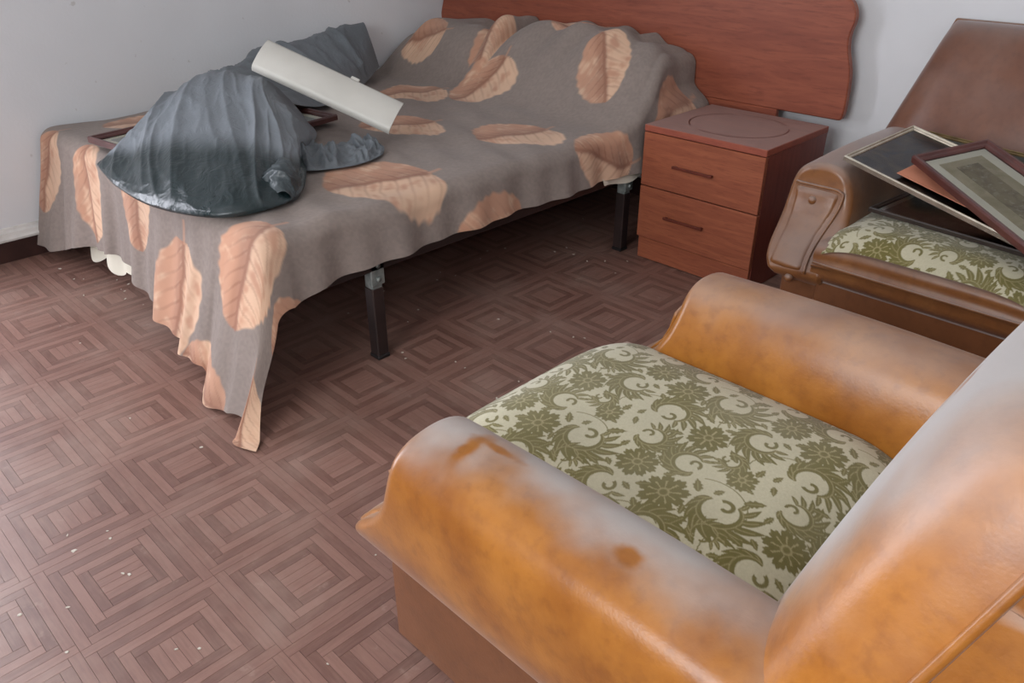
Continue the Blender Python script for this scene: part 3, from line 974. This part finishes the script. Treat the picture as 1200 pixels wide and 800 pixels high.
def m_glass():
    t = NT('picture_glass'); nt = t.t
    tr_ = t.n('ShaderNodeBsdfTransparent'); gl = t.n('ShaderNodeBsdfGlossy'); gl.inputs['Roughness'].default_value = .12
    fr = t.n('ShaderNodeFresnel'); fr.inputs['IOR'].default_value = 1.45
    mx = t.n('ShaderNodeMixShader'); t.l(fr.outputs[0], mx.inputs[0]); t.l(tr_.outputs[0], mx.inputs[1]); t.l(gl.outputs[0], mx.inputs[2])
    t.l(mx.outputs[0], nt.nodes['Material Output'].inputs['Surface'])
    return t.m
M['glass'] = m_glass()
def m_picture(name, cols, scale):
    t = NT(name); v = t.coord('Object')
    n1 = t.noise(v, scale, 3, .55, .8); n2 = t.noise(v, scale * 3.1, 3, .6)
    c = t.mix(t.ramp(n1, .35, .65), cols[0], cols[1])
    c = t.mix(t.math('MULTIPLY', t.ramp(n2, .5, .75), .7), c, cols[2])
    t.base(c); return t.set(rough=.7, spec=.25)
M['pic_sepia'] = m_picture('sepia_print', (lin((186, 178, 146)), lin((164, 156, 122)), lin((204, 196, 168))), 14)
M['pic_dark'] = m_picture('dark_painted_print', (lin((62, 60, 62)), lin((110, 92, 80)), lin((66, 76, 96))), 9)
M['pic_grey'] = m_picture('grey_print', (lin((92, 92, 86)), lin((70, 70, 66)), lin((118, 118, 110))), 10)
M['pic_brown'] = m_picture('brown_print', (lin((150, 140, 108)), lin((124, 114, 86)), lin((198, 190, 164))), 22)
M['pic_pale'] = m_picture('pale_print', (lin((172, 176, 170)), lin((158, 162, 158)), lin((184, 188, 184))), 6)

def picture(name, label, A, e1, e2, L1, L2, bw, th, mfr, mpic, mat_w=0.0, cat='picture', group=None, inner=None):
    """framed picture: A = outer corner on its lower face, e1/e2 its sides; rails mitred, glass over the print"""
    e1 = Vector(e1).normalized(); e2 = Vector(e2); e2 = (e2 - e1 * e2.dot(e1)).normalized(); n = e1.cross(e2)
    root = empty(name)
    mwx = Matrix((e1, e2, n)).transposed().to_4x4(); mwx.translation = Vector(A)
    root.matrix_world = mwx
    tag(root, label, cat, group)
    cs = [((0, 0), (L1, 0)), ((L1, 0), (L1, L2)), ((L1, L2), (0, L2)), ((0, L2), (0, 0))]
    prof = [(0, 0), (0, th * .75), (bw * .12, th), (bw * .38, th * .97), (bw * .55, th * .72), (bw * .85, th * .66), (bw, th * .45), (bw, 0)]
    for (p, q) in cs:
        d = Vector((q[0] - p[0], q[1] - p[1])); L = d.length; d.normalize(); nn = Vector((-d.y, d.x))
        vv = []
        for k in (0, 1):
            for (w, h) in prof:
                al = w if k == 0 else L - w
                pt = Vector(p) + d * al + nn * w
                vv.append((pt.x, pt.y, h))
        m = len(prof)
        ff = [tuple(range(m)), tuple(range(2 * m - 1, m - 1, -1))] + [(i, (i + 1) % m, (i + 1) % m + m, i + m)[::-1] for i in range(m)]
        MB().add(vv, [f[::-1] for f in ff]).build('frame_rail', mfr, root)
    MB().box((bw * .6, bw * .6, th * .04), (L1 - bw * .6, L2 - bw * .6, th * .22)).build('backing_board', M['backing'], root)
    z = th * .24
    if mat_w > 0:
        MB().box((bw * .8, bw * .8, th * .22), (L1 - bw * .8, L2 - bw * .8, z)).build('mat_board', M['mat_board'], root)
    a = bw * .8 + mat_w
    pr = MB().box((a, a, th * .22), (L1 - a, L2 - a, z + .0006)).build('print', mpic, root)
    if inner:
        k = .028
        MB().box((a + k, a + k, th * .22), (L1 - a - k, L2 - a - k, z + .0012)).build('inner_image', inner, pr)
    g0, g1, gz = bw * .7, bw * .7, th * .40
    MB().add([(g0, g1, gz), (L1 - g0, g1, gz), (L1 - g0, L2 - g1, gz), (g0, L2 - g1, gz)], [(0, 1, 2, 3)]).build('glass', M['glass'], root)
    return root
GP = 'framed pictures left on the brown armchair'
sv = picture('framed_picture', 'large pewter-framed dark picture leaning across the brown armchair seat', (.627, 1.930, .546), (.49, -.07, -.10), (.03, .30, .035), .575, .315, .012, .014, M['silver'], M['pic_dark'], group=GP)
picture('framed_picture', 'mahogany-framed sepia picture with cream mat lying on top of the others', (.777, 1.987, .560), (.353, -.24, -.08), (.104, .16, .033), .47, .205, .020, .020, M['mahogany'], M['pic_sepia'], .030, group=GP, inner=M['pic_brown'])
picture('framed_picture', 'dark narrow-framed picture lying flat on the damask seat', (.715, 1.945, .4235), (.38, -.05, .0), (.0, .25, .006), .42, .24, .013, .012, M['ebony'], M['pic_grey'], .018, group=GP)
picture('framed_picture', 'thin gilt and black framed picture propped against the brown backrest', (.690, 2.215, .425), (.42, .02, -.03), (.0, .14, .13), .40, .185, .010, .012, M['gilt'], M['pic_grey'], group=GP)
# pinkish strip over the pewter frame's glass
cd = MB().box((.135, .030, .0168), (.40, .115, .0182))
co = cd.build('pinkish_strip', M['pink_strip'])
co.matrix_world = sv.matrix_world.copy()
tag(co, 'pinkish strip lying between the pewter and mahogany frames', 'cardboard')
# frame on the bed
picture('framed_picture', 'red-brown framed picture lying on the bed, half under the bin bag', (-1.262, .695, .470), (.43, .06, 0), (-.19, .60, .004), .43, .66, .022, .020, M['bedframe_wood'], M['pic_pale'], .03)

# ------------------------------------------------------------------ bin bag
def m_bag():
    t = NT('dusty_bin_bag'); v = t.coord('Object')
    at = t.n('ShaderNodeAttribute', attribute_name='print'); sp_ = t.n('ShaderNodeSeparateColor'); t.l(at.outputs['Color'], sp_.inputs[0])
    n = t.noise(v, 11, 5, .65)
    d = t.math('ADD', sp_.outputs[0], t.math('MULTIPLY', t.math('SUBTRACT', n, .5), .28), True)
    c = t.mix(d, lin((22, 38, 40)), lin((124, 130, 136)))
    t.base(c)
    rg = t.math('ADD', t.math('MULTIPLY', d, .40), .27)
    t.bump(t.noise(v, 22, 3, .55, 1.6), .30, .010)
    return t.set(rough=rg, spec=.5)
M['bag'] = m_bag()
def crom(pts, u):
    """Catmull-Rom through pts (k,3) sampled at u in 0..k-1"""
    pts = np.asarray(pts, float); k = len(pts)
    i = np.clip(np.floor(u).astype(int), 0, k - 2); t = (u - i)[:, None]
    g = lambda j: pts[np.clip(j, 0, k - 1)]
    p0, p1, p2, p3 = g(i - 1), g(i), g(i + 1), g(i + 2)
    return .5 * (2 * p1 + (p2 - p0) * t + (2 * p0 - 5 * p1 + 4 * p2 - p3) * t ** 2 + (3 * p1 - p0 - 3 * p2 + p3) * t ** 3)
bag = empty('bin_bag', (-.8, .9, .46))
tag(bag, 'dusty dark grey-green plastic bin bag lying on the foot of the bed', 'bag')
def bag_part(name, curves, nu, nv, bulge, wr, dustf, fold_n):
    """sheet through cross curves (each a list of 3-D points along u), v runs over the curves"""
    k = len(curves[0]); u = np.linspace(0, k - 1, nu)
    C = np.array([crom(c, u) for c in curves])          # curves x nu x 3
    vv = np.linspace(0, len(curves) - 1, nv)
    P = np.array([crom(C[:, i], vv) for i in range(nu)])  # nu x nv x 3
    U, V = np.meshgrid(np.linspace(0, 1, nu), np.linspace(0, 1, nv), indexing='ij')
    du = np.gradient(P, axis=0); dv = np.gradient(P, axis=1)
    N = np.cross(du, dv); N /= np.linalg.norm(N, axis=-1, keepdims=True) + 1e-9
    N *= np.where(N[..., 2:3].mean() < 0, -1, 1)
    rid = lambda a, p: np.clip(1 - np.abs(2 * a - 1) * 1.7, 0, 1) ** p
    fold = rid(vnoise(U * fold_n + .5 * np.sin(2.2 * V), V * .8, 1.0, 1), 2.2) + .6 * rid(vnoise(U * fold_n * .7 + 2.0 * V + 3, V * 2.0 - U * 2, 1.0, 1), 3.0)
    env = sstep(.16, .50, V) * sstep(0, .10, U) * sstep(1, .92, U) * sstep(1.0, .90, V) if name == 'bag_body' else sstep(0, .2, V) * sstep(1, .8, V) * sstep(1, .70, U)
    dsp = bulge(U, V) + wr * env * (.9 * (fold - .3) + 1.1 * (vnoise(U * 1.6, V, 4, 2) - .5) + .25 * rid(vnoise(U * 2.2, V * 1.4, 6, 1), 3) + .15 * rid(vnoise(U * 2.0 + .6 * V, V * 1.2 - .8 * U, 11, 2), 3))
    P = P + N * dsp[..., None]
    df = np.clip(dustf(U, V), 0, 1)
    P = P - np.array(bag.location)
    return big_grid(name, P, M['bag'], bag, np.repeat(df[..., None], 3, -1))
hem0 = [(-1.03, .66, .462), (-.84, .66, .452), (-.62, .67, .450), (-.43, .72, .454), (-.37, .80, .460), (-.40, .90, .463), (-.58, 1.03, .464)]
hem1 = [(-1.00, .622, .468), (-.81, .598, .456), (-.585, .603, .452), (-.375, .665, .462), (-.322, .775, .468), (-.36, .90, .470), (-.55, 1.04, .470)]
hem2 = [(-1.01, .635, .476), (-.83, .625, .488), (-.62, .645, .492), (-.43, .71, .498), (-.38, .80, .500), (-.42, .92, .492), (-.58, 1.05, .480)]
midc = [(-1.05, .69, .480), (-1.00, .76, .545), (-.93, .82, .575), (-.78, .90, .590), (-.66, .97, .585), (-.58, 1.01, .550), (-.62, 1.07, .495)]
ridge = [(-1.10, .74, .482), (-1.15, .90, .572), (-1.17, 1.00, .615), (-1.13, 1.12, .640), (-.98, 1.15, .640), (-.80, 1.12, .600), (-.66, 1.10, .510)]
backc = [(-1.12, .78, .468), (-1.28, 1.02, .470), (-1.33, 1.15, .470), (-1.28, 1.30, .470), (-1.05, 1.33, .470), (-.85, 1.27, .470), (-.71, 1.15, .468)]
bag_part('bag_body', [hem0, hem1, hem2, midc, ridge, backc], 220, 130, lambda U, V: .004 * np.sin(PI * V) * np.sin(PI * U), .017,
         lambda U, V: .05 + .78 * sstep(.475, .55, V + .02 * np.sin(7 * U + 1)), 8)
ta = [(-1.18, 1.10, .615), (-1.40, 1.36, .630), (-1.50, 1.62, .645), (-1.58, 1.85, .660), (-1.62, 2.04, .668)]
tb_ = [(-1.05, 1.16, .610), (-1.22, 1.42, .560), (-1.32, 1.66, .560), (-1.45, 1.86, .570), (-1.56, 2.03, .600)]
tc_ = [(-.98, 1.22, .560), (-1.12, 1.46, .480), (-1.24, 1.68, .474), (-1.38, 1.86, .474), (-1.50, 2.02, .500)]
td_ = [(-1.32, 1.18, .560), (-1.52, 1.40, .540), (-1.60, 1.62, .560), (-1.64, 1.85, .580), (-1.65, 2.03, .600)]
te_ = [(-1.36, 1.20, .474), (-1.60, 1.42, .470), (-1.64, 1.62, .470), (-1.655, 1.85, .475), (-1.658, 2.02, .500)]
bag_part('bag_neck', [tc_, tb_, ta, td_, te_], 110, 60, lambda U, V: 0 * U, .024, lambda U, V: .50 + .3 * vnoise(U, V, 5, 2), 7)
ka = [(-.50, .99, .466), (-.44, .95, .466), (-.385, .915, .464), (-.350, .885, .462), (-.335, .86, .462)]
kb = [(-.53, .97, .500), (-.46, .92, .520), (-.41, .885, .528), (-.375, .855, .512), (-.345, .84, .486)]
kc = [(-.56, .94, .470), (-.50, .88, .480), (-.45, .83, .484), (-.415, .81, .478), (-.37, .815, .466)]
bag_part('bag_corner', [ka, kb, kc], 70, 44, lambda U, V: .010 * np.sin(PI * V), .014, lambda U, V: .20 + .35 * sstep(.3, .0, U), 3)
la = [(-.56, .99, .466), (-.50, 1.06, .466), (-.47, 1.16, .466), (-.50, 1.27, .466), (-.57, 1.335, .466)]
lb = [(-.66, 1.06, .512), (-.61, 1.14, .490), (-.565, 1.22, .482), (-.585, 1.30, .488), (-.63, 1.355, .474)]
lc = [(-.74, 1.09, .470), (-.72, 1.17, .468), (-.69, 1.25, .468), (-.68, 1.33, .468), (-.68, 1.38, .466)]
bag_part('bag_flap', [la, lb, lc], 90, 46, lambda U, V: -.006 * np.sin(PI * V), .030, lambda U, V: .66 + 0 * U, 9)

# ------------------------------------------------------------------ white plastic cover strip on the bag
M['white_plastic'] = mottled('off_white_plastic', lin((206, 204, 196)), lin((196, 194, 186)), 6, .42, .45)
Lp = Vector((-.950, 1.132, .688)); Rp = Vector((-.608, 1.390, .502)); wv = Vector((-.02, .095, .048))
ax = (Rp - Lp); Ls = ax.length; ax.normalize(); wv = (wv - ax * wv.dot(ax)); W = wv.length; wv.normalize(); nr = ax.cross(wv).normalized()
if nr.z < 0: nr = -nr
st = empty('cover_strip'); mwx = Matrix((ax, wv, ax.cross(wv))).transposed().to_4x4(); mwx.translation = Lp; st.matrix_world = mwx
sg = 1 if ax.cross(wv).z > 0 else -1
tag(st, 'curved off-white plastic cover strip lying across the bin bag', 'plastic strip')
outer = [(-.006, -.018), (-.008, -.004), (-.004, .006)] + [(W * f, .006 + .015 * math.sin(PI * (.06 + .80 * f))) for f in np.linspace(.04, .96, 14)] + [(W + .002, .010), (W + .002, .001)]
inner = [(w * .96 + .003, h - .005) for w, h in outer]
for nm, pts in (('cover_shell', None),):
    a = [[(x, w, sg * h) for w, h in outer] for x in np.linspace(0, Ls, 12)]
    b = [[(x, w, sg * h) for w, h in inner] for x in np.linspace(0, Ls, 12)]
    mb = MB(); mb.grid(a, flip=(sg > 0)); mb.grid(b, flip=(sg < 0))
    no = len(outer)
    # closed rims so the shell has thickness
    for e in (0, 11):
        mb.grid([a[e], b[e]], smooth=False)
    mb.grid([[r[0] for r in a], [r[0] for r in b]], smooth=False); mb.grid([[r[-1] for r in a], [r[-1] for r in b]], smooth=False)
    mb.build(nm, M['white_plastic'], st)
MB().box((Ls * .60, W + .002, sg * .004 - .004), (Ls * .66, W + .016, sg * .004 + .003), .001).build('clip_tab', M['white_plastic'], st)

# ------------------------------------------------------------------ flakes of paint on the floor
M['flake'] = mottled('white_paint_flake', lin((206, 200, 188)), lin((186, 178, 166)), 30, .8, .3)
CH = [(-0.07, 0.091), (-0.014, 0.084), (-0.024, 0.154), (0.004, 0.15), (0.119, 0.128), (0.131, 0.136), (0.131, 0.022), (0.086, -0.047), (0.235, -0.017), (0.365, 0.12), (0.393, 0.15), (-0.4, 0.357), (-0.156, 0.427), (-1.499, 0.565), (-1.372, 0.569), (-1.349, 0.592), (-1.217, 0.544), (-1.26, 0.67), (-1.175, 0.65), (-1.153, 0.652), (-1.197, 0.684), (-1.008, 0.653), (-1.045, 0.412), (-0.891, 0.414), (-1.093, 0.63), (-0.517, 1.493), (-0.457, 1.511), (-0.477, 1.443), (-0.348, 1.254), (-0.307, 1.179), (-0.487, 1.083), (-0.536, 1.261), (0.179, 1.173), (0.196, 1.072), (-0.021, 1.121), (0.022, 1.118), (-0.169, 1.049), (-0.137, 1.033), (-0.12, 1.388), (-0.505, 2.25), (-0.508, 1.805), (-0.538, 1.741), (-0.504, 1.674), (-0.354, 1.911), (-0.35, 1.972), (-0.289, 1.941), (-0.213, 1.928), (-0.167, 1.974), (-0.076, 1.918), (0.052, 1.441), (0.122, 1.465), (0.149, 1.485), (-0.11, 2.03), (0.58, 0.29), (0.354, 0.528), (0.429, 0.505)]
for k, (x, y) in enumerate(CH):
    r = random.uniform(.0030, .0065); n = random.randint(5, 7); a0 = random.uniform(0, 6.28); st_ = random.uniform(.45, .9)
    ring = []
    for i in range(n):
        a = 2 * PI * i / n; rr = r * random.uniform(.6, 1.2)
        px_, py_ = rr * math.cos(a), rr * st_ * math.sin(a)
        ring.append((px_ * math.cos(a0) - py_ * math.sin(a0), px_ * math.sin(a0) + py_ * math.cos(a0)))
    tz = random.uniform(.0008, .0022)
    vv = [(a, b, 0.0002) for a, b in ring] + [(a * .85, b * .85, tz * random.uniform(.6, 1.3)) for a, b in ring]
    ff = [tuple(range(n - 1, -1, -1)), tuple(range(n, 2 * n))] + [(i, (i + 1) % n, n + (i + 1) % n, n + i) for i in range(n)]
    o = MB().add(vv, ff).build('paint_flake', M['flake'])
    o.location = (x, y, 0.0)
    if x < -.85: w_, g_ = 'small white paint flake on the floor below the hanging foot of the bedspread', 'paint flakes at the bed foot'
    elif y > 1.6: w_, g_ = 'small white paint flake on the dark floor under the bed near the nightstand', 'paint flakes near the nightstand'
    elif y > .95 and x < -.2: w_, g_ = 'small white paint flake on the floor beside the front bed leg', 'paint flakes by the bed leg'
    elif y > .95: w_, g_ = 'small white paint flake on the floor between bed and damask seat', 'paint flakes between bed and armchair'
    elif x > .3: w_, g_ = 'small white paint flake on the floor beside the tan armchair base', 'paint flakes by the tan armchair'
    else: w_, g_ = 'small white paint flake on the open floor at lower left', 'paint flakes on the open floor'
    tag(o, w_, 'paint flake', g_)
